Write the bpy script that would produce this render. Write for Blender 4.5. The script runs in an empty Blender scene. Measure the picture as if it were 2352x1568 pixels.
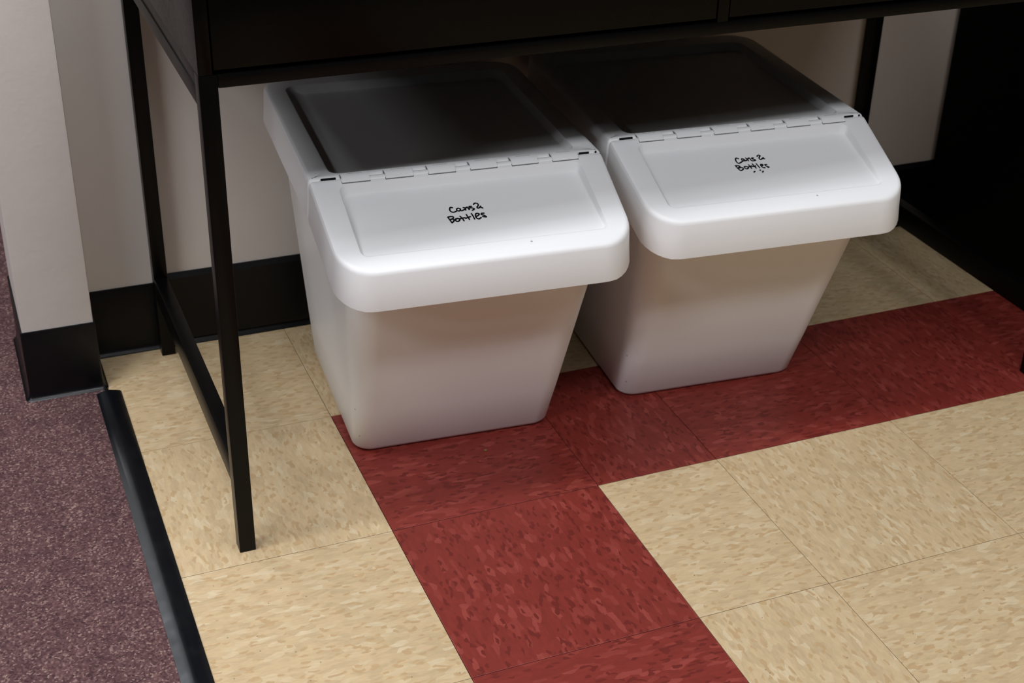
import bpy, bmesh, math, random
import numpy as np
from mathutils import Matrix, Vector

# ------------------------------------------------------------------ camera
C = bpy.context.scene.collection
sc = bpy.context.scene
F_PX = 3352.63
PITCH, YAW, ROLL = 1.055732, -0.418322, 0.036976
cam_data = bpy.data.cameras.new('camera')
cam = bpy.data.objects.new('camera', cam_data)
C.objects.link(cam)
cam.matrix_world = (Matrix.Translation((-0.4629, -1.5239, 1.2004))
                    @ Matrix.Rotation(YAW, 4, 'Z') @ Matrix.Rotation(PITCH, 4, 'X') @ Matrix.Rotation(ROLL, 4, 'Z'))
cam_data.sensor_width = 36.0
cam_data.lens = F_PX / 2352 * 36.0
cam_data.shift_x = -0.03255
cam_data.shift_y = -0.00254
cam_data.clip_start = 0.05
cam_data.dof.use_dof = True
cam_data.dof.focus_distance = 1.82
cam_data.dof.aperture_fstop = 9.0
sc.camera = cam

# ------------------------------------------------------------------ world, lights, exposure
world = bpy.data.worlds.new('room_ambient')
sc.world = world
world.use_nodes = True
bg = world.node_tree.nodes['Background']
bg.inputs['Color'].default_value = (0.86, 0.93, 1.0, 1)
bg.inputs['Strength'].default_value = 0.01

def ceiling_lamp(x, y, power, sx=1.2, sy=0.3):
    ld = bpy.data.lights.new('ceiling_light', 'AREA')
    ld.shape = 'RECTANGLE'
    ld.size, ld.size_y = sx, sy
    ld.energy = power
    ld.color = (0.965, 0.985, 1.03)
    o = bpy.data.objects.new('ceiling_light', ld)
    o.location = (x, y, 2.68)
    C.objects.link(o)



ceiling_lamp(-4.4, -2.2, 46)
ceiling_lamp(-2.4, -1.8, 46)
ceiling_lamp(0, -1.8, 32)
ceiling_lamp(-1.0, -0.08, 36)
ceiling_lamp(-2.4, 0.8, 15)
ceiling_lamp(1.7, -1.8, 18)
ceiling_lamp(-2.4, -0.08, 12)
ceiling_lamp(1.2, -1.9, 5)
ceiling_lamp(0.2, -0.35, 11)
ceiling_lamp(-1.9, 3.2, 75, 1.2, 0.6)

sc.view_settings.view_transform = 'Standard'
sc.view_settings.look = 'None'
sc.view_settings.gamma = 1.0
sc.view_settings.use_curve_mapping = False
sc.view_settings.exposure = -0.04
WRITING_LEFT = [[(-26.6, 101.0), (-29.1, 101.9), (-30.9, 99.0), (-31.0, 95.3), (-29.2, 92.8), (-26.8, 92.4), (-23.4, 93.7)], [(-17.3, 97.6), (-19.4, 98.9), (-22.0, 97.5), (-21.8, 94.8), (-19.7, 93.5), (-17.2, 95.8), (-17.3, 97.6), (-17.4, 94.0), (-15.3, 93.7), (-11.7, 95.4)], [(-12.6, 98.7), (-10.9, 98.0), (-10.6, 93.8), (-11.0, 95.7), (-8.2, 98.9), (-6.8, 98.2), (-6.3, 94.5), (-5.0, 95.6)], [(-1.1, 99.6), (-3.8, 100.0), (-4.6, 98.3), (-0.3, 95.8), (1.1, 94.2), (-2.3, 92.0)], [(2.4, 102.7), (4.2, 104.7), (7.0, 104.5), (8.5, 102.1), (7.3, 99.1), (5.3, 96.7), (6.0, 94.9), (8.5, 95.7), (10.7, 98.1)], [(9.3, 96.5), (12.4, 94.2)], [(-37.5, 84.3), (-36.5, 80.1), (-35.1, 73.1)], [(-37.5, 84.3), (-33.9, 85.0), (-30.5, 84.0), (-31.3, 81.0), (-35.5, 79.4), (-32.3, 79.8), (-31.0, 77.8), (-32.3, 75.3), (-35.1, 73.1)], [(-32.2, 75.8), (-28.3, 79.6)], [(-24.8, 79.9), (-27.7, 79.5), (-29.1, 77.0), (-28.2, 74.7), (-25.7, 74.7), (-23.4, 77.4), (-24.8, 79.9)], [(-21.4, 83.4), (-19.5, 79.0), (-18.7, 74.4)], [(-23.0, 78.7), (-19.4, 79.5), (-15.6, 79.7)], [(-12.4, 85.5), (-11.7, 80.4), (-11.0, 75.4)], [(-15.4, 78.4), (-11.9, 79.6), (-8.2, 80.8)], [(-5.3, 86.2), (-4.6, 81.1), (-4.2, 75.2)], [(-1.5, 79.2), (2.3, 81.3), (4.5, 83.6), (2.8, 85.3), (0.2, 84.8), (-1.1, 81.4), (-1.2, 76.9), (1.5, 74.7), (5.0, 76.8)], [(11.0, 84.4), (7.9, 84.4), (7.0, 82.3), (10.1, 80.4), (12.2, 76.9), (7.6, 78.2)]]
WRITING_RIGHT = [[(-22.6, 114.2), (-24.4, 116.1), (-26.9, 114.8), (-28.2, 110.1), (-27.7, 105.9), (-25.3, 104.8), (-19.3, 107.9)], [(-15.1, 112.2), (-17.8, 113.4), (-18.9, 110.3), (-17.4, 108.5), (-15.1, 109.8), (-15.1, 112.2), (-16.0, 109.1), (-13.3, 108.7), (-12.4, 109.4)], [(-11.4, 114.1), (-10.3, 111.5), (-9.9, 107.8)], [(-11.0, 110.0), (-7.1, 113.5), (-5.9, 112.9), (-5.6, 109.1), (-5.2, 107.5)], [(0.1, 112.8), (-2.2, 112.7), (-2.9, 111.2), (0.2, 109.1), (0.8, 107.4), (-3.2, 106.7), (-5.2, 107.5)], [(6.7, 115.1), (9.6, 117.2), (12.0, 116.0), (9.7, 113.4), (8.0, 110.4), (8.9, 107.8), (11.7, 109.0), (14.9, 111.4)], [(13.2, 109.6), (15.5, 108.5)], [(-33.4, 100.7), (-32.4, 95.3), (-31.0, 90.6)], [(-33.4, 100.7), (-28.8, 99.6), (-27.6, 97.8), (-31.3, 95.1), (-27.1, 95.7), (-24.4, 94.1), (-25.5, 91.4), (-29.2, 89.6), (-31.0, 90.6)], [(-18.2, 96.4), (-20.9, 96.8), (-21.9, 94.5), (-20.7, 91.9), (-17.7, 92.3), (-16.2, 94.5), (-18.2, 96.4)], [(-13.5, 99.7), (-12.5, 95.5), (-12.4, 91.4)], [(-16.4, 95.3), (-12.8, 95.6), (-9.4, 96.7)], [(-7.2, 100.4), (-6.4, 95.8), (-5.6, 91.2)], [(-9.1, 95.0), (-5.5, 95.3), (-4.1, 95.9)], [(-1.4, 99.9), (-0.7, 95.8), (-0.1, 91.2)], [(3.5, 94.7), (5.8, 94.8), (7.5, 96.6), (5.4, 97.7), (3.9, 96.3), (3.9, 93.0), (5.5, 90.4), (7.7, 90.0)], [(13.3, 96.1), (10.5, 96.1), (10.9, 93.2), (14.3, 90.7), (12.2, 89.8)], [(-2.0, 85.8), (-1.0, 86.1)], [(-10.2, 84.8), (-12.5, 83.4)], [(1.9, 83.4), (0.0, 81.5)]]

# ------------------------------------------------------------------ helpers
random.seed(7)

def new_mat(name, col, rough=0.5, spec=0.5):
    m = bpy.data.materials.new(name)
    m.use_nodes = True
    b = m.node_tree.nodes['Principled BSDF']
    b.inputs['Base Color'].default_value = (*col, 1)
    b.inputs['Roughness'].default_value = rough
    b.inputs['Specular IOR Level'].default_value = spec
    return m, m.node_tree, b

def node(nt, kind, **kw):
    n = nt.nodes.new(kind)
    for k, v in kw.items():
        setattr(n, k, v)
    return n

def ramp(nt, stops, interp='LINEAR'):
    r = nt.nodes.new('ShaderNodeValToRGB')
    r.color_ramp.interpolation = interp
    e = r.color_ramp.elements
    while len(e) < len(stops):
        e.new(0.5)
    for el, (pos, c) in zip(e, stops):
        el.position = pos
        el.color = (*c, 1) if len(c) == 3 else c
    return r

def obj_from(name, verts, faces, mat, parent=None, smooth=False, loc=None, auto=None):
    me = bpy.data.meshes.new(name)
    me.from_pydata([tuple(v) for v in verts], [], faces)
    me.update()
    o = bpy.data.objects.new(name, me)
    C.objects.link(o)
    if mat:
        me.materials.append(mat)
    if parent:
        o.parent = parent
    if loc:
        o.location = loc
    bm = bmesh.new(); bm.from_mesh(me)
    bmesh.ops.recalc_face_normals(bm, faces=bm.faces)
    bm.to_mesh(me); bm.free()
    if smooth:
        for pl in me.polygons:
            pl.use_smooth = True
        if auto is not None:
            me.set_sharp_from_angle(angle=math.radians(auto))
    return o

def obj_bm(name, bm, mat, parent=None, smooth=False, auto=None):
    me = bpy.data.meshes.new(name)
    bmesh.ops.recalc_face_normals(bm, faces=bm.faces)
    bm.to_mesh(me); bm.free()
    o = bpy.data.objects.new(name, me)
    C.objects.link(o)
    me.materials.append(mat)
    if parent:
        o.parent = parent
    if smooth:
        for pl in me.polygons:
            pl.use_smooth = True
        if auto is not None:
            me.set_sharp_from_angle(angle=math.radians(auto))
    return o

def add_box(bm, x0, x1, y0, y1, z0, z1, bev=0.0):
    vs = [bm.verts.new((x, y, z)) for z in (z0, z1) for y in (y0, y1) for x in (x0, x1)]
    idx = [(0, 2, 3, 1), (4, 5, 7, 6), (0, 1, 5, 4), (2, 6, 7, 3), (0, 4, 6, 2), (1, 3, 7, 5)]
    fs = [bm.faces.new([vs[i] for i in f]) for f in idx]
    if bev:
        es = list({e for f in fs for e in f.edges})
        bmesh.ops.bevel(bm, geom=es, offset=bev, segments=2, affect='EDGES', profile=0.6)

def box(name, x0, x1, y0, y1, z0, z1, mat, parent=None, bev=0.0):
    bm = bmesh.new()
    add_box(bm, x0, x1, y0, y1, z0, z1, bev)
    return obj_bm(name, bm, mat, parent, smooth=bool(bev), auto=40 if bev else None)

def thing(name, label, cat, loc=(0, 0, 0), rz=0.0, group=None):
    o = bpy.data.objects.new(name, None)
    o.empty_display_size = 0.1
    C.objects.link(o)
    o.location = loc
    o.rotation_euler = (0, 0, rz)
    o['label'] = label
    o['category'] = cat
    if group:
        o['group'] = group
    return o

def struct(o, label=None):
    o['kind'] = 'structure'
    if label:
        o['label'] = label
    return o

def sweep(name, profile, path_pts, mat, parent=None, closed_ends=True):
    """profile: list of (out, z); path_pts: list of (x, y, nx, ny) with outward offset direction."""
    n = len(profile)
    vs = []
    for (x, y, nx, ny) in path_pts:
        for (d, z) in profile:
            vs.append((x + nx * d, y + ny * d, z))
    fs = []
    for i in range(len(path_pts) - 1):
        for j in range(n):
            a, b = i * n + j, i * n + (j + 1) % n
            fs.append((a, b, b + n, a + n))
    fs.append(tuple(range(n)))
    fs.append(tuple((len(path_pts) - 1) * n + k for k in range(n)))
    return obj_from(name, vs, fs, mat, parent, smooth=True, auto=35)

# ------------------------------------------------------------------ materials
def tile_mat(name, base, dark, light, dirt):
    m, nt, b = new_mat(name, base, 0.42, 0.42)
    tc = node(nt, 'ShaderNodeTexCoord')
    oi = node(nt, 'ShaderNodeObjectInfo')
    add = node(nt, 'ShaderNodeVectorMath', operation='MULTIPLY_ADD')
    cmb = node(nt, 'ShaderNodeCombineXYZ')
    nt.links.new(oi.outputs['Random'], cmb.inputs[0]); nt.links.new(oi.outputs['Random'], cmb.inputs[1])
    nt.links.new(cmb.outputs[0], add.inputs[0]); add.inputs[1].default_value = (17.0, 31.0, 0)
    nt.links.new(tc.outputs['Object'], add.inputs[2])
    # a smeared noise bends the fleck outlines
    wn = node(nt, 'ShaderNodeTexNoise'); wn.inputs['Scale'].default_value = 90; wn.inputs['Detail'].default_value = 4
    nt.links.new(add.outputs[0], wn.inputs['Vector'])
    wv = node(nt, 'ShaderNodeVectorMath', operation='MULTIPLY_ADD')
    nt.links.new(wn.outputs['Color'], wv.inputs[0]); wv.inputs[1].default_value = (0.010, 0.006, 0)
    nt.links.new(add.outputs[0], wv.inputs[2])
    def flecks(sx, sy, seedoff):
        mp = node(nt, 'ShaderNodeMapping')
        mp.inputs['Scale'].default_value = (sx, sy, 1); mp.inputs['Location'].default_value = (seedoff, seedoff * 2, 0)
        nt.links.new(wv.outputs[0], mp.inputs['Vector'])
        v = node(nt, 'ShaderNodeTexVoronoi', voronoi_dimensions='2D'); v.inputs['Scale'].default_value = 1.0
        nt.links.new(mp.outputs[0], v.inputs['Vector'])
        return v
    v1 = flecks(58, 150, 3.1)
    s1 = node(nt, 'ShaderNodeSeparateColor'); nt.links.new(v1.outputs['Color'], s1.inputs[0])
    mid = tuple((a + c) / 2 for a, c in zip(base, light)); mdk = tuple(a * .86 for a in base)
    r1 = ramp(nt, [(0.0, mdk), (0.22, base), (0.5, tuple(a * .95 for a in base)), (0.62, mid), (0.8, base), (0.93, light)], 'CONSTANT')
    nt.links.new(s1.outputs[0], r1.inputs[0])
    v2 = flecks(110, 260, 9.7)
    s2 = node(nt, 'ShaderNodeSeparateColor'); nt.links.new(v2.outputs['Color'], s2.inputs[0])
    r2 = ramp(nt, [(0.0, (0, 0, 0)), (0.86, (1, 1, 1))], 'CONSTANT')
    nt.links.new(s2.outputs[1], r2.inputs[0])
    mx = node(nt, 'ShaderNodeMix', data_type='RGBA'); mx.inputs['B'].default_value = (*dark, 1)
    nt.links.new(r2.outputs[0], mx.inputs['Factor']); nt.links.new(r1.outputs[0], mx.inputs['A'])
    # soft streaks
    mp = node(nt, 'ShaderNodeMapping'); mp.inputs['Scale'].default_value = (70, 260, 1)
    nt.links.new(wv.outputs[0], mp.inputs['Vector'])
    n3 = node(nt, 'ShaderNodeTexNoise'); n3.inputs['Scale'].default_value = 1; n3.inputs['Detail'].default_value = 3
    nt.links.new(mp.outputs[0], n3.inputs['Vector'])
    r3 = ramp(nt, [(0.3, (0.86, 0.86, 0.86)), (0.7, (1.12, 1.12, 1.12))])
    nt.links.new(n3.outputs['Fac'], r3.inputs[0])
    ml = node(nt, 'ShaderNodeMix', data_type='RGBA', blend_type='MULTIPLY'); ml.inputs['Factor'].default_value = 1
    nt.links.new(mx.outputs['Result'], ml.inputs['A']); nt.links.new(r3.outputs[0], ml.inputs['B'])
    # blend the crisp flecks with the plain base so that they stay faint
    bl = node(nt, 'ShaderNodeMix', data_type='RGBA'); bl.inputs['Factor'].default_value = 0.62
    bl.inputs['A'].default_value = (*base, 1); nt.links.new(ml.outputs['Result'], bl.inputs['B'])
    # grime: tiny dark specks
    sp = node(nt, 'ShaderNodeTexVoronoi', voronoi_dimensions='2D'); sp.inputs['Scale'].default_value = 42
    nt.links.new(add.outputs[0], sp.inputs['Vector'])
    rs = ramp(nt, [(0.0, (1, 1, 1)), (0.028, (1, 1, 1)), (0.05, (0, 0, 0))])
    nt.links.new(sp.outputs['Distance'], rs.inputs[0])
    ssp = node(nt, 'ShaderNodeSeparateColor'); nt.links.new(sp.outputs['Color'], ssp.inputs[0])
    gt = node(nt, 'ShaderNodeMath', operation='GREATER_THAN'); gt.inputs[1].default_value = 0.86
    nt.links.new(ssp.outputs[2], gt.inputs[0])
    mu = node(nt, 'ShaderNodeMath', operation='MULTIPLY'); nt.links.new(gt.outputs[0], mu.inputs[0]); nt.links.new(rs.outputs[0], mu.inputs[1])
    mu2 = node(nt, 'ShaderNodeMath', operation='MULTIPLY'); nt.links.new(mu.outputs[0], mu2.inputs[0]); mu2.inputs[1].default_value = 0.65
    fin = node(nt, 'ShaderNodeMix', data_type='RGBA'); fin.inputs['B'].default_value = (*dirt, 1)
    nt.links.new(mu2.outputs[0], fin.inputs['Factor']); nt.links.new(bl.outputs['Result'], fin.inputs['A'])
    nt.links.new(fin.outputs['Result'], b.inputs['Base Color'])
    # faint waviness of the wax
    bn = node(nt, 'ShaderNodeTexNoise'); bn.inputs['Scale'].default_value = 60; bn.inputs['Detail'].default_value = 2
    nt.links.new(tc.outputs['Object'], bn.inputs['Vector'])
    bp = node(nt, 'ShaderNodeBump'); bp.inputs['Strength'].default_value = 0.06; bp.inputs['Distance'].default_value = 0.002
    nt.links.new(bn.outputs['Fac'], bp.inputs['Height']); nt.links.new(bp.outputs[0], b.inputs['Normal'])
    return m

M_BEIGE = tile_mat('beige_vinyl_tile', (0.525, 0.393, 0.228), (0.41, 0.27, 0.13), (0.60, 0.50, 0.33), (0.10, 0.08, 0.06))
M_RED = tile_mat('red_vinyl_tile', (0.190, 0.025, 0.018), (0.095, 0.010, 0.008), (0.285, 0.055, 0.042), (0.05, 0.02, 0.02))
M_SUB, _, _ = new_mat('subfloor_adhesive', (0.03, 0.025, 0.02), 0.9)

def painted_wall():
    m, nt, b = new_mat('painted_drywall', (0.50, 0.47, 0.44), 0.62, 0.3)
    tc = node(nt, 'ShaderNodeTexCoord')
    n = node(nt, 'ShaderNodeTexNoise'); n.inputs['Scale'].default_value = 120; n.inputs['Detail'].default_value = 3
    nt.links.new(tc.outputs['Object'], n.inputs['Vector'])
    n2 = node(nt, 'ShaderNodeTexNoise'); n2.inputs['Scale'].default_value = 9; n2.inputs['Detail'].default_value = 2
    nt.links.new(tc.outputs['Object'], n2.inputs['Vector'])
    ad = node(nt, 'ShaderNodeMath', operation='MULTIPLY_ADD'); nt.links.new(n2.outputs['Fac'], ad.inputs[0]); ad.inputs[1].default_value = 3
    nt.links.new(n.outputs['Fac'], ad.inputs[2])
    bp = node(nt, 'ShaderNodeBump'); bp.inputs['Strength'].default_value = 0.16; bp.inputs['Distance'].default_value = 0.0015
    nt.links.new(ad.outputs[0], bp.inputs['Height']); nt.links.new(bp.outputs[0], b.inputs['Normal'])
    r = ramp(nt, [(0.3, (0.635, 0.585, 0.545)), (0.7, (0.660, 0.610, 0.570))])
    nt.links.new(n2.outputs['Fac'], r.inputs[0]); nt.links.new(r.outputs[0], b.inputs['Base Color'])
    return m
M_WALL = painted_wall()

def rubber(name, col, rough, scuff=0.0, spec=0.5, vary=1.0):
    m, nt, b = new_mat(name, col, rough, spec)
    tc = node(nt, 'ShaderNodeTexCoord')
    n = node(nt, 'ShaderNodeTexNoise'); n.inputs['Scale'].default_value = 45; n.inputs['Detail'].default_value = 5
    nt.links.new(tc.outputs['Object'], n.inputs['Vector'])
    mr = node(nt, 'ShaderNodeMapRange'); mr.inputs['To Min'].default_value = rough - 0.08 * vary; mr.inputs['To Max'].default_value = rough + 0.12 * vary
    nt.links.new(n.outputs['Fac'], mr.inputs['Value']); nt.links.new(mr.outputs[0], b.inputs['Roughness'])
    if scuff:
        r = ramp(nt, [(0.5, col), (0.75, tuple(c + scuff for c in col))])
        nt.links.new(n.outputs['Fac'], r.inputs[0]); nt.links.new(r.outputs[0], b.inputs['Base Color'])
    return m
M_RUBBER = rubber('black_rubber_base', (0.0018, 0.0018, 0.0026), 0.38, 0, 0.25)
M_BASE = rubber('black_rubber_base_sheen', (0.0018, 0.0018, 0.0026), 0.30, 0, 0.4)
M_STRIP = rubber('black_rubber_strip', (0.004, 0.0045, 0.006), 0.30, 0.003, 0.17)
M_METAL = rubber('black_powder_coat', (0.0015, 0.0014, 0.0014), 0.32, 0, 0.15, 0.4)
M_PANEL = rubber('black_foil_board', (0.0010, 0.0010, 0.0010), 0.27, 0, 0.11, 0.25)
M_CAB = rubber('black_cabinet_board', (0.0006, 0.0006, 0.0006), 0.6, 0, 0.05)
M_SLOT_SHADE, _, _ = new_mat('slot_shade', (0.01, 0.01, 0.012), 0.8, 0.1)  # near-black colour painting the shade inside the open hinge slots

def plastic():
    m, nt, b = new_mat('white_plastic', (0.80, 0.80, 0.80), 0.38, 0.45)
    tc = node(nt, 'ShaderNodeTexCoord')
    n = node(nt, 'ShaderNodeTexNoise'); n.inputs['Scale'].default_value = 900; n.inputs['Detail'].default_value = 1
    nt.links.new(tc.outputs['Object'], n.inputs['Vector'])
    bp = node(nt, 'ShaderNodeBump'); bp.inputs['Strength'].default_value = 0.05; bp.inputs['Distance'].default_value = 0.0005
    nt.links.new(n.outputs['Fac'], bp.inputs['Height']); nt.links.new(bp.outputs[0], b.inputs['Normal'])
    # a few grey specks and marks
    v = node(nt, 'ShaderNodeTexVoronoi'); v.inputs['Scale'].default_value = 16
    nt.links.new(tc.outputs['Object'], v.inputs['Vector'])
    r = ramp(nt, [(0.0, (0.25, 0.23, 0.2)), (0.016, (0.45, 0.43, 0.4)), (0.03, (0.80, 0.80, 0.80))])
    nt.links.new(v.outputs['Distance'], r.inputs[0]); nt.links.new(r.outputs[0], b.inputs['Base Color'])
    return m
M_WHITE = plastic()
M_INK, _, _ = new_mat('black_marker_ink', (0.004, 0.004, 0.006), 0.5, 0.3)
M_SLOT, _, _ = new_mat('grey_slot', (0.42, 0.42, 0.43), 0.6, 0.2)
M_GAP_SHADE, _, _ = new_mat('hinge_gap_shade', (0.16, 0.16, 0.17), 0.7, 0.2)  # grey painted in place of the shade around the knuckles
M_GREEN, _, _ = new_mat('green_crumb', (0.17, 0.19, 0.07), 0.7, 0.2)

def carpet_mat():
    m, nt, b = new_mat('brown_loop_carpet', (0.13, 0.085, 0.082), 0.95, 0.1)
    tc = node(nt, 'ShaderNodeTexCoord')
    v = node(nt, 'ShaderNodeTexVoronoi', voronoi_dimensions='2D'); v.inputs['Scale'].default_value = 420
    nt.links.new(tc.outputs['Object'], v.inputs['Vector'])
    s = node(nt, 'ShaderNodeSeparateColor'); nt.links.new(v.outputs['Color'], s.inputs[0])
    r = ramp(nt, [(0.0, (0.050, 0.026, 0.028)), (0.25, (0.079, 0.041, 0.043)), (0.6, (0.102, 0.053, 0.054)), (0.85, (0.138, 0.080, 0.076)), (0.98, (0.22, 0.15, 0.13))], 'LINEAR')
    nt.links.new(s.outputs[0], r.inputs[0])
    n = node(nt, 'ShaderNodeTexNoise'); n.inputs['Scale'].default_value = 22; n.inputs['Detail'].default_value = 4
    nt.links.new(tc.outputs['Object'], n.inputs['Vector'])
    r2 = ramp(nt, [(0.3, (0.85, 0.82, 0.85)), (0.7, (1.12, 1.1, 1.08))])
    nt.links.new(n.outputs['Fac'], r2.inputs[0])
    ml = node(nt, 'ShaderNodeMix', data_type='RGBA', blend_type='MULTIPLY'); ml.inputs['Factor'].default_value = 1
    nt.links.new(r.outputs[0], ml.inputs['A']); nt.links.new(r2.outputs[0], ml.inputs['B'])
    nt.links.new(ml.outputs['Result'], b.inputs['Base Color'])
    return m
M_CARPET = carpet_mat()
M_CEIL, _, _ = new_mat('ceiling_board', (0.72, 0.72, 0.70), 0.9, 0.1)

# ------------------------------------------------------------------ room shell
T = 0.3048
TILE_TOP = 0.0
WALL_Y = 0.603            # face of the wall behind the desk
STUB_X0, STUB_X1 = -0.411, -0.308
STUB_Y = 0.504            # face of the wall end beside the carpet

sub = box('floor', -0.30, 3.2, -3.2, WALL_Y + 0.10, -0.05, -0.0035, M_SUB)
struct(sub)

# columns of the tile grid: full tiles, one tile cut to 19 cm between the red stripe and the next full one
cols = [(-0.3000, 0.0), (0.0, T), (T, T + 0.1912)]
x = T + 0.1912
while x < 3.1:
    cols.append((x, x + T)); x += T
rows = [(r * T, (r + 1) * T) for r in range(-9, 1)] + [(T, WALL_Y)]
tile_mesh = {}
def tile_bm(w, d):
    g, bv, th = 0.00045, 0.0006, 0.0033
    bm = bmesh.new()
    x, y = w / 2 - g, d / 2 - g
    lo = [bm.verts.new((sx * x, sy * y, -th)) for sx, sy in ((-1, -1), (1, -1), (1, 1), (-1, 1))]
    mi = [bm.verts.new((sx * x, sy * y, -bv * .5)) for sx, sy in ((-1, -1), (1, -1), (1, 1), (-1, 1))]
    hi = [bm.verts.new((sx * (x - bv), sy * (y - bv), 0)) for sx, sy in ((-1, -1), (1, -1), (1, 1), (-1, 1))]
    for a, b_ in ((lo, mi), (mi, hi)):
        for i in range(4):
            bm.faces.new((a[i], a[(i + 1) % 4], b_[(i + 1) % 4], b_[i]))
    bm.faces.new(hi); bm.faces.new(lo[::-1])
    return bm
for ci, (x0, x1) in enumerate(cols):
    for ri, (y0, y1) in enumerate(rows):
        r = ri - 9                                 # row index, 0 = the row holding the upper red band
        red = (ci == 1 and r <= 0) or (ci >= 1 and r == 0)
        # quarter-turned laying: the streaks of neighbouring tiles cross
        turned = (ci + r) % 2 == 0
        w, d = x1 - x0, y1 - y0
        if turned:
            w, d = d, w
        key = (round(w, 4), round(d, 4), red)
        if key not in tile_mesh:
            me = bpy.data.meshes.new('floor_tile')
            bm = tile_bm(w, d)
            bmesh.ops.recalc_face_normals(bm, faces=bm.faces)
            bm.to_mesh(me); bm.free()
            me.materials.append(M_RED if red else M_BEIGE)
            tile_mesh[key] = me
        o = bpy.data.objects.new('floor_tile', tile_mesh[key])
        C.objects.link(o)
        o.parent = sub
        o.location = ((x0 + x1) / 2, (y0 + y1) / 2, TILE_TOP + random.uniform(-0.0001, 0.0001))
        o.rotation_euler = (0, 0, math.pi / 2 if turned else 0)

# carpet: loop pile as a fine bumpy height field near the camera, plain beyond
def carpet():
    rng = np.random.default_rng(3)
    st = 0.0021
    x0, x1, y0, y1 = -1.00, -0.306, -0.55, 1.45
    nx, ny = int((x1 - x0) / st), int((y1 - y0) / st)
    X, Y = np.meshgrid(np.linspace(x0, x1, nx), np.linspace(y0, y1, ny))
    Z = 0.0005 + 0.0011 * rng.random((ny, nx))
    # rows of loops: diagonal ribs
    Z += 0.0006 * np.sin((X * 0.75 + Y * 1.0) * 2 * math.pi / 0.0062 + 1.4 * np.sin(X * 160))
    Xj = X + (rng.random((ny, nx)) - .5) * st * .7
    Yj = Y + (rng.random((ny, nx)) - .5) * st * .7
    co = np.stack([Xj, Yj, Z], -1).reshape(-1, 3)
    i = np.arange(ny - 1)[:, None] * nx + np.arange(nx - 1)[None, :]
    q = np.stack([i, i + 1, i + nx + 1, i + nx], -1).reshape(-1, 4)
    # do not run the pile through the wall end
    me = bpy.data.meshes.new('carpet')
    me.vertices.add(len(co)); me.vertices.foreach_set('co', co.ravel().astype(np.float32))
    me.loops.add(q.size); me.loops.foreach_set('vertex_index', q.ravel().astype(np.int32))
    me.polygons.add(len(q))
    me.polygons.foreach_set('loop_start', (np.arange(len(q)) * 4).astype(np.int32))
    me.update(calc_edges=True); me.validate()
    me.materials.append(M_CARPET)
    o = bpy.data.objects.new('carpet', me); C.objects.link(o)
    return o
cp = carpet()
cp['kind'] = 'stuff'
cp['label'] = 'brown loop-pile carpet in the bottom left, left of the black strip'
cp['category'] = 'carpet'
backing = box('carpet_backing', -3.6, -0.302, -3.2, 4.6, -0.05, -0.0005, M_CARPET, cp)

# walls
bm = bmesh.new(); add_box(bm, STUB_X1 - 0.0, 3.2, WALL_Y, WALL_Y + 0.10, -0.05, 2.7)
wb = struct(obj_bm('wall_back', bm, M_WALL))
bm = bmesh.new(); add_box(bm, STUB_X0, STUB_X1, STUB_Y, WALL_Y + 0.10, -0.05, 2.7, 0.003)
wl = struct(obj_bm('wall_left', bm, M_WALL, smooth=True, auto=40))
struct(box('ceiling', -5.6, 3.4, -5.8, 4.6, 2.70, 2.75, M_CEIL))

# cove baseboard profile: (distance out of the wall, height)
def cove(h, th=0.003, toe=0.0095, ch=0.002):
    return [(0.0, 0.0), (toe, 0.0), (toe, 0.0015), (toe * .72, 0.0035), (toe * .48, 0.007), (th + .0006, 0.013), (th, 0.020),
            (th, h - ch), (min(th - 0.001, 0.002), h), (0.0, h)]
LEG_X = -0.19
b1 = sweep('baseboard_back', cove(0.1165), [(STUB_X1 + .004, WALL_Y, 0, -1), (LEG_X, WALL_Y, 0, -1)], M_RUBBER)
struct(b1)
b2 = sweep('baseboard_back', cove(0.129, 0.0075, 0.0105, 0.0075), [(LEG_X, WALL_Y, 0, -1), (3.0, WALL_Y, 0, -1)], M_RUBBER)
struct(b2)
# around the wall end: front run with both corners wrapped
cor = []
pth = [(STUB_X0, WALL_Y + .10, -1, 0)]
for k in range(7):
    a = math.pi - k * math.pi / 2 / 6 + 0
    cor.append((math.cos(a), -abs(math.sin(a))))
for k in range(7):
    a = k / 6 * math.pi / 2
    pth.append((STUB_X0 + .002 - .002, STUB_Y, -math.cos(a), -math.sin(a)))
for k in range(7):
    a = k / 6 * math.pi / 2
    pth.append((STUB_X1, STUB_Y, math.sin(a), -math.cos(a)))
pth.append((STUB_X1, WALL_Y, 1, 0))
struct(sweep('baseboard_left', cove(0.1165), pth, M_BASE))

# black rubber reducer strip between carpet and tile
prof = [(0.0, -0.002), (0.0, 0.0022), (0.007, 0.0045), (0.0135, 0.0064), (0.0165, 0.0068), (0.020, 0.0065), (0.029, 0.0044), (0.0345, 0.0028), (0.0366, 0.0016), (0.037, 0.0), (0.037, -0.002)]
ys = [0.484, 0.4835, 0.2, -0.1, -0.4, -1.0, -2.0, -3.2]
pts = [(-0.3205 + (0.0012 if k else 0.0), y, 1, 0) for k, y in enumerate(ys)]
struct(sweep('trim_1', prof, pts, M_STRIP))

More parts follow.
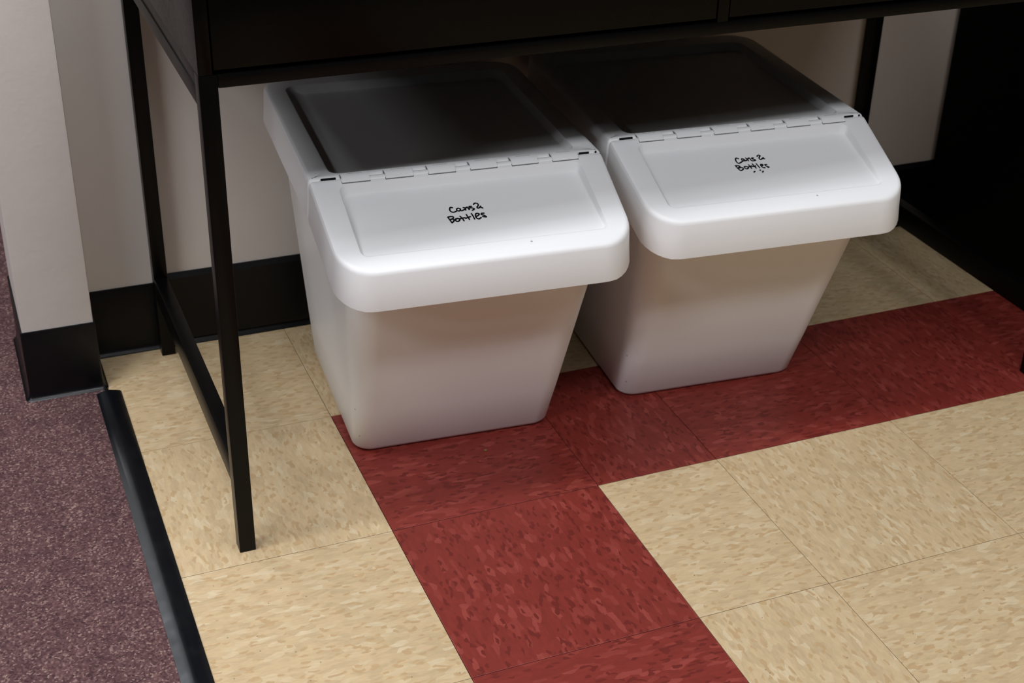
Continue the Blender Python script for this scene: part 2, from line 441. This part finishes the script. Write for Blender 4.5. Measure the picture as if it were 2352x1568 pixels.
# ------------------------------------------------------------------ desk
DX, DY, DR = -0.2012, 0.0239, 0.0058
DW, DD = 1.3133, 0.567
LW, LD = 0.0212, 0.0215
desk = thing('desk', 'black metal-framed desk with two drawers standing over the two white bins', 'desk', (DX, DY, 0), DR)
for lx in (0.0, DW - LW):
    for ly in (0.0, DD - LD):
        leg = box('leg', lx, lx + LW, ly, ly + LD, 0.0005, 0.651, M_METAL, desk, 0.0008)
for lx in (0.0, DW - LW):
    box('stretcher', lx + .0004, lx + LW - .0004, LD, DD - LD, 0.101, 0.139, M_METAL, desk, 0.0008)
    # side rail of the frame with its folded lower edge
    bm = bmesh.new()
    add_box(bm, lx + .0018, lx + LW - .0018, LD, DD - LD, 0.631, 0.651, 0.0006)
    add_box(bm, lx + .0002, lx + LW - .0002, LD, DD - LD, 0.612, 0.6318, 0.0006)
    obj_bm('side_rail', bm, M_METAL, desk, True, 40)
box('front_rail', LW, DW - LW, 0.0, LD, 0.636, 0.6512, M_METAL, desk, 0.0013)
box('back_rail', LW, DW - LW, DD - LD, DD, 0.612, 0.651, M_METAL, desk, 0.0007)
BX = 0.0160
bm = bmesh.new()
add_box(bm, 0.0005, BX, 0.0012, DD - 0.002, 0.6513, 0.775, 0.0006)
obj_bm('side_panel', bm, M_PANEL, desk, True, 40)
bm = bmesh.new()
add_box(bm, DW - BX, DW - 0.0005, 0.0012, DD - 0.002, 0.6513, 0.775, 0.0006)
obj_bm('side_panel', bm, M_PANEL, desk, True, 40)
box('divider', 0.6478, 0.6632, 0.0012, DD - 0.002, 0.6513, 0.775, M_PANEL, desk, 0.0006)
box('bottom_panel', LW, DW - LW, LD, DD - LD, 0.641, 0.6512, M_PANEL, desk)
box('back_panel', BX, DW - BX, DD - 0.012, DD - 0.004, 0.6513, 0.775, M_PANEL, desk)
box('desk_top', -0.001, DW + 0.001, -0.002, DD, 0.7752, 0.792, M_PANEL, desk, 0.001)
for x0, x1 in ((BX + .0018, 0.6478 - .0018), (0.6632 + .0018, DW - BX - .0018)):
    bm = bmesh.new()
    add_box(bm, x0, x1, 0.0020, 0.020, 0.6565, 0.7715, 0.0008)
    dr = obj_bm('drawer', bm, M_PANEL, desk, True, 40)
    bm = bmesh.new()
    add_box(bm, x0 + .006, x1 - .006, 0.020, 0.50, 0.662, 0.674)
    add_box(bm, x0 + .006, x0 + .018, 0.020, 0.50, 0.674, 0.755)
    add_box(bm, x1 - .018, x1 - .006, 0.020, 0.50, 0.674, 0.755)
    add_box(bm, x0 + .018, x1 - .018, 0.488, 0.50, 0.674, 0.755)
    obj_bm('drawer_box', bm, M_PANEL, dr)

# ------------------------------------------------------------------ black cabinet to the right of the desk
cab = thing('cabinet', 'black cabinet right of the desk, in deep shade at the right edge', 'cabinet', (1.285, 0.12, 0))
CW, CD, CH = 0.60, 0.470, 1.05
box('side_panel', 0.0, 0.018, 0.019, CD, 0.0005, CH - .02, M_CAB, cab, 0.0008)
box('side_panel', CW - 0.018, CW, 0.019, CD, 0.0005, CH - .02, M_CAB, cab, 0.0008)
box('cabinet_top', 0.0, CW, 0.0, CD, CH - .0198, CH, M_CAB, cab, 0.001)
box('back_panel', 0.018, CW - 0.018, CD - .008, CD - .002, 0.06, CH - .02, M_CAB, cab)
box('plinth', 0.018, CW - 0.018, 0.05, 0.066, 0.0005, 0.06, M_CAB, cab)
box('shelf', 0.018, CW - 0.018, 0.03, CD - .008, 0.50, 0.518, M_CAB, cab)
for k in (0, 1):
    xa = 0.002 + k * (CW / 2 - 0.001)
    dd = box('door', xa, xa + CW / 2 - 0.004, 0.0, 0.018, 0.062, CH - .023, M_CAB, cab, 0.001)
    hx = xa + (CW / 2 - 0.035 if k == 0 else 0.028)
    box('handle', hx - .004, hx + .004, -0.022, 0.0, 0.62, 0.76, M_METAL, dd, 0.002)

# ------------------------------------------------------------------ bins
H, D, YH, ZF = 0.4438, 0.5582, 0.1635, 0.3855
SK, SF = 0.0535, 0.0040

def outline(y0, y1, hw0, hw1, radii, n=8):
    """plan outline, counter-clockwise from front-left corner; radii: fl, fr, rr, rl."""
    cs = [(-hw0, y0), (hw0, y0), (hw1, y1), (-hw1, y1)]
    out = []
    for i, (cx, cy) in enumerate(cs):
        px, py = cs[i - 1]; nx, ny = cs[(i + 1) % 4]
        a = Vector((px - cx, py - cy)).normalized(); b = Vector((nx - cx, ny - cy)).normalized()
        r = radii[i]
        for k in range(n + 1):
            t = k / n
            # rounded corner as a quadratic-like circular blend
            p0 = Vector((cx, cy)) + a * r; p2 = Vector((cx, cy)) + b * r; p1 = Vector((cx, cy))
            w = math.cos(math.pi / 4)
            B0, B1, B2 = (1 - t) ** 2, 2 * t * (1 - t) * w, t * t
            p = (p0 * B0 + p1 * B1 + p2 * B2) / (B0 + B1 + B2)
            out.append((p.x, p.y))
    return out

def inset(pts, d):
    n = len(pts); res = []
    for i in range(n):
        a, b, c = Vector(pts[i - 1]), Vector(pts[i]), Vector(pts[(i + 1) % n])
        t = (c - a)
        if t.length < 1e-9:
            t = Vector((1, 0))
        t.normalize()
        nrm = Vector((-t.y, t.x))     # left of travel = inward for counter-clockwise
        q = b + nrm * d
        res.append((q.x, q.y))
    return res

def loft(name, rings, mat, parent, close_first=True, close_last=True, auto=32):
    n = len(rings[0]); vs = []; fs = []
    for r in rings:
        vs += r
    for k in range(len(rings) - 1):
        for i in range(n):
            j = (i + 1) % n
            fs.append((k * n + i, k * n + j, (k + 1) * n + j, (k + 1) * n + i))
    if close_first:
        fs.append(tuple(range(n)))
    if close_last:
        fs.append(tuple((len(rings) - 1) * n + i for i in range(n)))
    return obj_from(name, vs, fs, mat, parent, smooth=True, auto=auto)

def halfw(y):
    if y < YH:
        return 0.1935 + (0.2010 - 0.1935) * y / YH
    return 0.2010 + (0.1980 - 0.2010) * (y - YH) / (D - YH)

def ztop_flap(y):
    return ZF + (H - ZF) / YH * y

def make_body(parent):
    rings = []
    def ring(t, drop=0.0, extra=0.0):
        # t: 0 at the floor, 1 at the height 0.345
        hw = 0.1492 + (0.1755 - 0.1492) * t - extra
        yb = 0.1800 + (0.0480 - 0.1800) * t + extra
        yr = 0.4990 + (0.5420 - 0.4990) * t - extra
        r = 0.026 + 0.018 * t
        return outline(yb, yr, hw, hw + 0.001, (r,) * 4, 8)
    for t, z, e in ((0, 0.0008, 0.010), (0.002, 0.0010, 0.006), (0.006, 0.0035, 0.0022), (0.014, 0.0080, 0.0), (0.25, None, 0), (0.5, None, 0), (0.75, None, 0), (0.93, None, 0)):
        o = ring(t, extra=e)
        zz = z if z is not None else t * 0.345
        rings.append([(x, y, zz) for x, y in o])
    # the upper edge follows the lid, out of sight under the skirt
    for dz, e in ((-0.030, 0.0), (-0.012, 0.0)):
        o = ring(0.98, extra=e)
        rings.append([(x, y, max(0.329, (H if y > YH else ztop_flap(y)) + dz - 0.004)) for x, y in o])
    # inner wall, so that the tub is a shell
    o = ring(0.98, extra=0.003)
    rings.append([(x, y, max(0.329, (H if y > YH else ztop_flap(y)) - 0.016)) for x, y in o])
    o = ring(0.5, extra=0.003); rings.append([(x, y, 0.17) for x, y in o])
    o = ring(0.0, extra=0.012); rings.append([(x, y, 0.006) for x, y in o])
    return loft('body', rings, M_WHITE, parent)

def make_lid(name, y0, y1, radii, zf, rec, parent, rec_r, depth0, depth1, sk=SK):
    """a shallow moulded cap: skirt, rounded edge, flat rim, recess. rec=(y0,y1,hw0,hw1)"""
    o = outline(y0, y1, halfw(y0), halfw(y1), radii)
    rings = []
    th = 0.0024
    def skirt(off, dz, lim=True):
        p = inset(o, -off)
        return [(x, y, zf(min(max(y, y0), y1)) + dz) for x, y in p]
    rings.append(skirt(-0.0030 - th, -0.020))
    rings.append(skirt(SF - th, -sk + 0.002))
    rings.append(skirt(SF - th * .8, -sk))
    rings.append(skirt(SF - 0.0002, -sk))
    rings.append(skirt(SF, -sk + 0.0010))
    rings.append(skirt(SF * .5, -sk * .5))
    rings.append(skirt(0.0010, -0.0062))
    rings.append(skirt(0.0002, -0.0035))
    rings.append(skirt(-0.0013, -0.0013))
    rings.append(skirt(-0.0036, -0.0002))
    rings.append(skirt(-0.0060, 0.0))
    ry0, ry1, rw0, rw1 = rec
    ro = outline(ry0, ry1, rw0, rw1, rec_r)
    span = ry1 - ry0
    def rr(ins, fac, rnd=0.0):
        p = inset(ro, ins)
        return [(x, y, zf(y) - fac * (depth0 + (depth1 - depth0) * min(max((y - ry0) / span, 0), 1)) - rnd) for x, y in p]
    rings.append(rr(-0.0020, 0.0))
    rings.append(rr(0.0, 0.05))
    rings.append(rr(0.0012, 0.25))
    rings.append(rr(0.0030, 0.80))
    rings.append(rr(0.0042, 0.96))
    rings.append(rr(0.0060, 1.0))
    # underside closes the cap
    body = loft(name, rings, M_WHITE, parent, close_first=True, close_last=True, auto=28)
    return body

REC_F = (0.0255, 0.1500, 0.1635, 0.1660)
DF0, DF1 = 0.0036, 0.0128
def floor_z(y):
    s = min(max((y - REC_F[0]) / (REC_F[1] - REC_F[0]), 0), 1)
    return ztop_flap(y) - (DF0 + (DF1 - DF0) * s)

def strokes(name, lines, parent, w=0.00102):
    """felt-pen lines as thin raised ribbons lying on the sunk face of the flap."""
    vs, fs = [], []
    for ln in lines:
        pts = [Vector((a / 1000, b / 1000)) for a, b in ln]
        # round the polyline (Catmull-Rom)
        sm = []
        if len(pts) > 2:
            ext = [pts[0] * 2 - pts[1]] + pts + [pts[-1] * 2 - pts[-2]]
            for i in range(1, len(ext) - 2):
                p0, p1, p2, p3 = ext[i - 1], ext[i], ext[i + 1], ext[i + 2]
                for k in range(4):
                    t = k / 4
                    sm.append(0.5 * ((2 * p1) + (p2 - p0) * t + (2 * p0 - 5 * p1 + 4 * p2 - p3) * t * t + (3 * p1 - p0 - 3 * p2 + p3) * t ** 3))
            sm.append(pts[-1])
        else:
            sm = pts
        # stamp a small octagon at every step and a quad between: gives round caps and joints
        for i, p in enumerate(sm):
            base = len(vs)
            for k in range(8):
                a = k * math.pi / 4
                q = p + Vector((math.cos(a), math.sin(a) * 1.25)) * w
                vs.append((q.x, q.y, floor_z(q.y) + 0.00025 + 0.000004 * (i % 3)))
            fs.append(tuple(range(base, base + 8)))
            if i:
                d = (p - sm[i - 1])
                if d.length > 1e-7:
                    d.normalize(); nn = Vector((-d.y, d.x * 1.25)) * w
                    base = len(vs)
                    for q in (sm[i - 1] + nn, sm[i - 1] - nn, p - nn, p + nn):
                        vs.append((q.x, q.y, floor_z(q.y) + 0.00022))
                    fs.append((base, base + 1, base + 2, base + 3))
    me = bpy.data.meshes.new(name)
    me.from_pydata(vs, [], fs); me.update()
    me.materials.append(M_INK)
    o = bpy.data.objects.new(name, me); C.objects.link(o); o.parent = parent
    return o

def make_bin(label, loc, rz, writing, group):
    t = thing('recycling_bin', label, 'bin', loc, rz, group)
    make_body(t)
    lid = make_lid('lid_frame', YH + 0.0006, D, (0.004, 0.004, 0.042, 0.042), lambda y: H, (0.178, 0.5190, 0.1700, 0.1695), t,
                   (0.014, 0.014, 0.020, 0.020), 0.0140, 0.0140)
    flap = make_lid('flap', 0.0, YH - 0.0006, (0.044, 0.044, 0.006, 0.006), ztop_flap, REC_F, t,
                    (0.010, 0.010, 0.013, 0.013), DF0, DF1)
    # hinge rail and the six knuckles that clasp it
    n = 10
    def rod(name, x0, x1, r, yc, zc, flat, parent, squash=1.0):
        vs, fs = [], []
        for x in (x0, x1):
            for k in range(n):
                a = k * 2 * math.pi / n
                vs.append((x, yc + math.cos(a) * r * squash, zc + math.sin(a) * r))
        for k in range(n):
            fs.append((k, (k + 1) % n, n + (k + 1) % n, n + k))
        fs += [tuple(range(n)), tuple(range(n, 2 * n))]
        return obj_from(name, vs, fs, M_WHITE, parent, smooth=True, auto=40)
    rod('hinge_rail', -0.1600, 0.1655, 0.0038, YH - 0.0030, H - 0.0042, 0, lid, 1.7)
    for k in range(6):
        x0 = -0.1590 + k * 0.0575
        bm = bmesh.new()
        # rounded clasp: wraps over the rail and ends in a square tab on the lid frame
        prof = [(YH + 0.0070, H - 0.001), (YH + 0.0070, H + 0.0020), (YH + 0.0000, H + 0.0026), (YH - 0.0055, H + 0.0014), (YH - 0.0100, H - 0.0014), (YH - 0.0112, H - 0.0048), (YH - 0.0100, H - 0.0060)]
        L = [bm.verts.new((x0, y, z)) for y, z in prof]; R = [bm.verts.new((x0 + 0.0365, y, z)) for y, z in prof]
        for i in range(len(prof)):
            j = (i + 1) % len(prof)
            bm.faces.new((L[i], L[j], R[j], R[i]))
        bm.faces.new(L); bm.faces.new(R[::-1])
        kn = obj_bm('hinge_knuckle', bm, M_WHITE, flap, True, 30)
        box('knuckle_slot', x0 + 0.009, x0 + 0.029, YH + 0.0028, YH + 0.0042, H + 0.0017, H + 0.00235, M_SLOT, flap)
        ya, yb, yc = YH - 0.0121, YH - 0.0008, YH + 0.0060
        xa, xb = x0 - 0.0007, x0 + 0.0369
        za, zc = ztop_flap(ya) + 0.00025, H + 0.0004  # solid grey plate: painted shade along the knuckle's lower edge and sides
        obj_from('knuckle_gap_shade', [(xa, ya, za), (xb, ya, za), (xb, yb, zc), (xa, yb, zc), (xb, yc, zc), (xa, yc, zc),
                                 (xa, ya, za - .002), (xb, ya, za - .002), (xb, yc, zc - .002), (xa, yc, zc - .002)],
                 [(0, 1, 2, 3), (3, 2, 4, 5), (0, 6, 7, 1), (4, 8, 9, 5), (6, 9, 8, 7), (0, 3, 5, 9, 6), (1, 7, 8, 4, 2)], M_GAP_SHADE, flap)
    for x0, x1 in ((-0.1850, -0.1655), (0.1695, 0.1840), (0.1930, 0.1950)):  # solid dark boxes, the slots' inner shade put into their colour
        box('hinge_slot_shade', x0, x1, YH - 0.0006, YH + 0.0008, H - 0.004, H + 0.00018, M_SLOT_SHADE, lid)
    strokes('lettering', writing, flap)
    return t

make_bin('white plastic bin with slanted flap nearer the carpet, no dots below the words',
         (0.1428, 0.0035, 0), -0.0686, WRITING_LEFT, 'white recycling bins under the desk')
make_bin('white plastic bin with slanted flap beside the cabinet, small dots below the words',
         (0.5718, 0.0089, 0), -0.0710, WRITING_RIGHT, 'white recycling bins under the desk')

# ------------------------------------------------------------------ crumb on the red tile
bm = bmesh.new()
bmesh.ops.create_icosphere(bm, subdivisions=2, radius=0.0017)
for v in bm.verts:
    v.co.x *= 1.5 + 0.5 * math.sin(v.co.y * 2300); v.co.z *= 0.5
    v.co += Vector((random.uniform(-1, 1), random.uniform(-1, 1), random.uniform(-.5, .5))) * 0.0004
    v.co.z += 0.0010
cr = obj_bm('crumb', bm, M_GREEN)
cr.location = (0.186, 0.137, 0.0001)
cr['label'] = 'tiny green crumb lying on the red tile in front of the left bin'
cr['category'] = 'crumb'
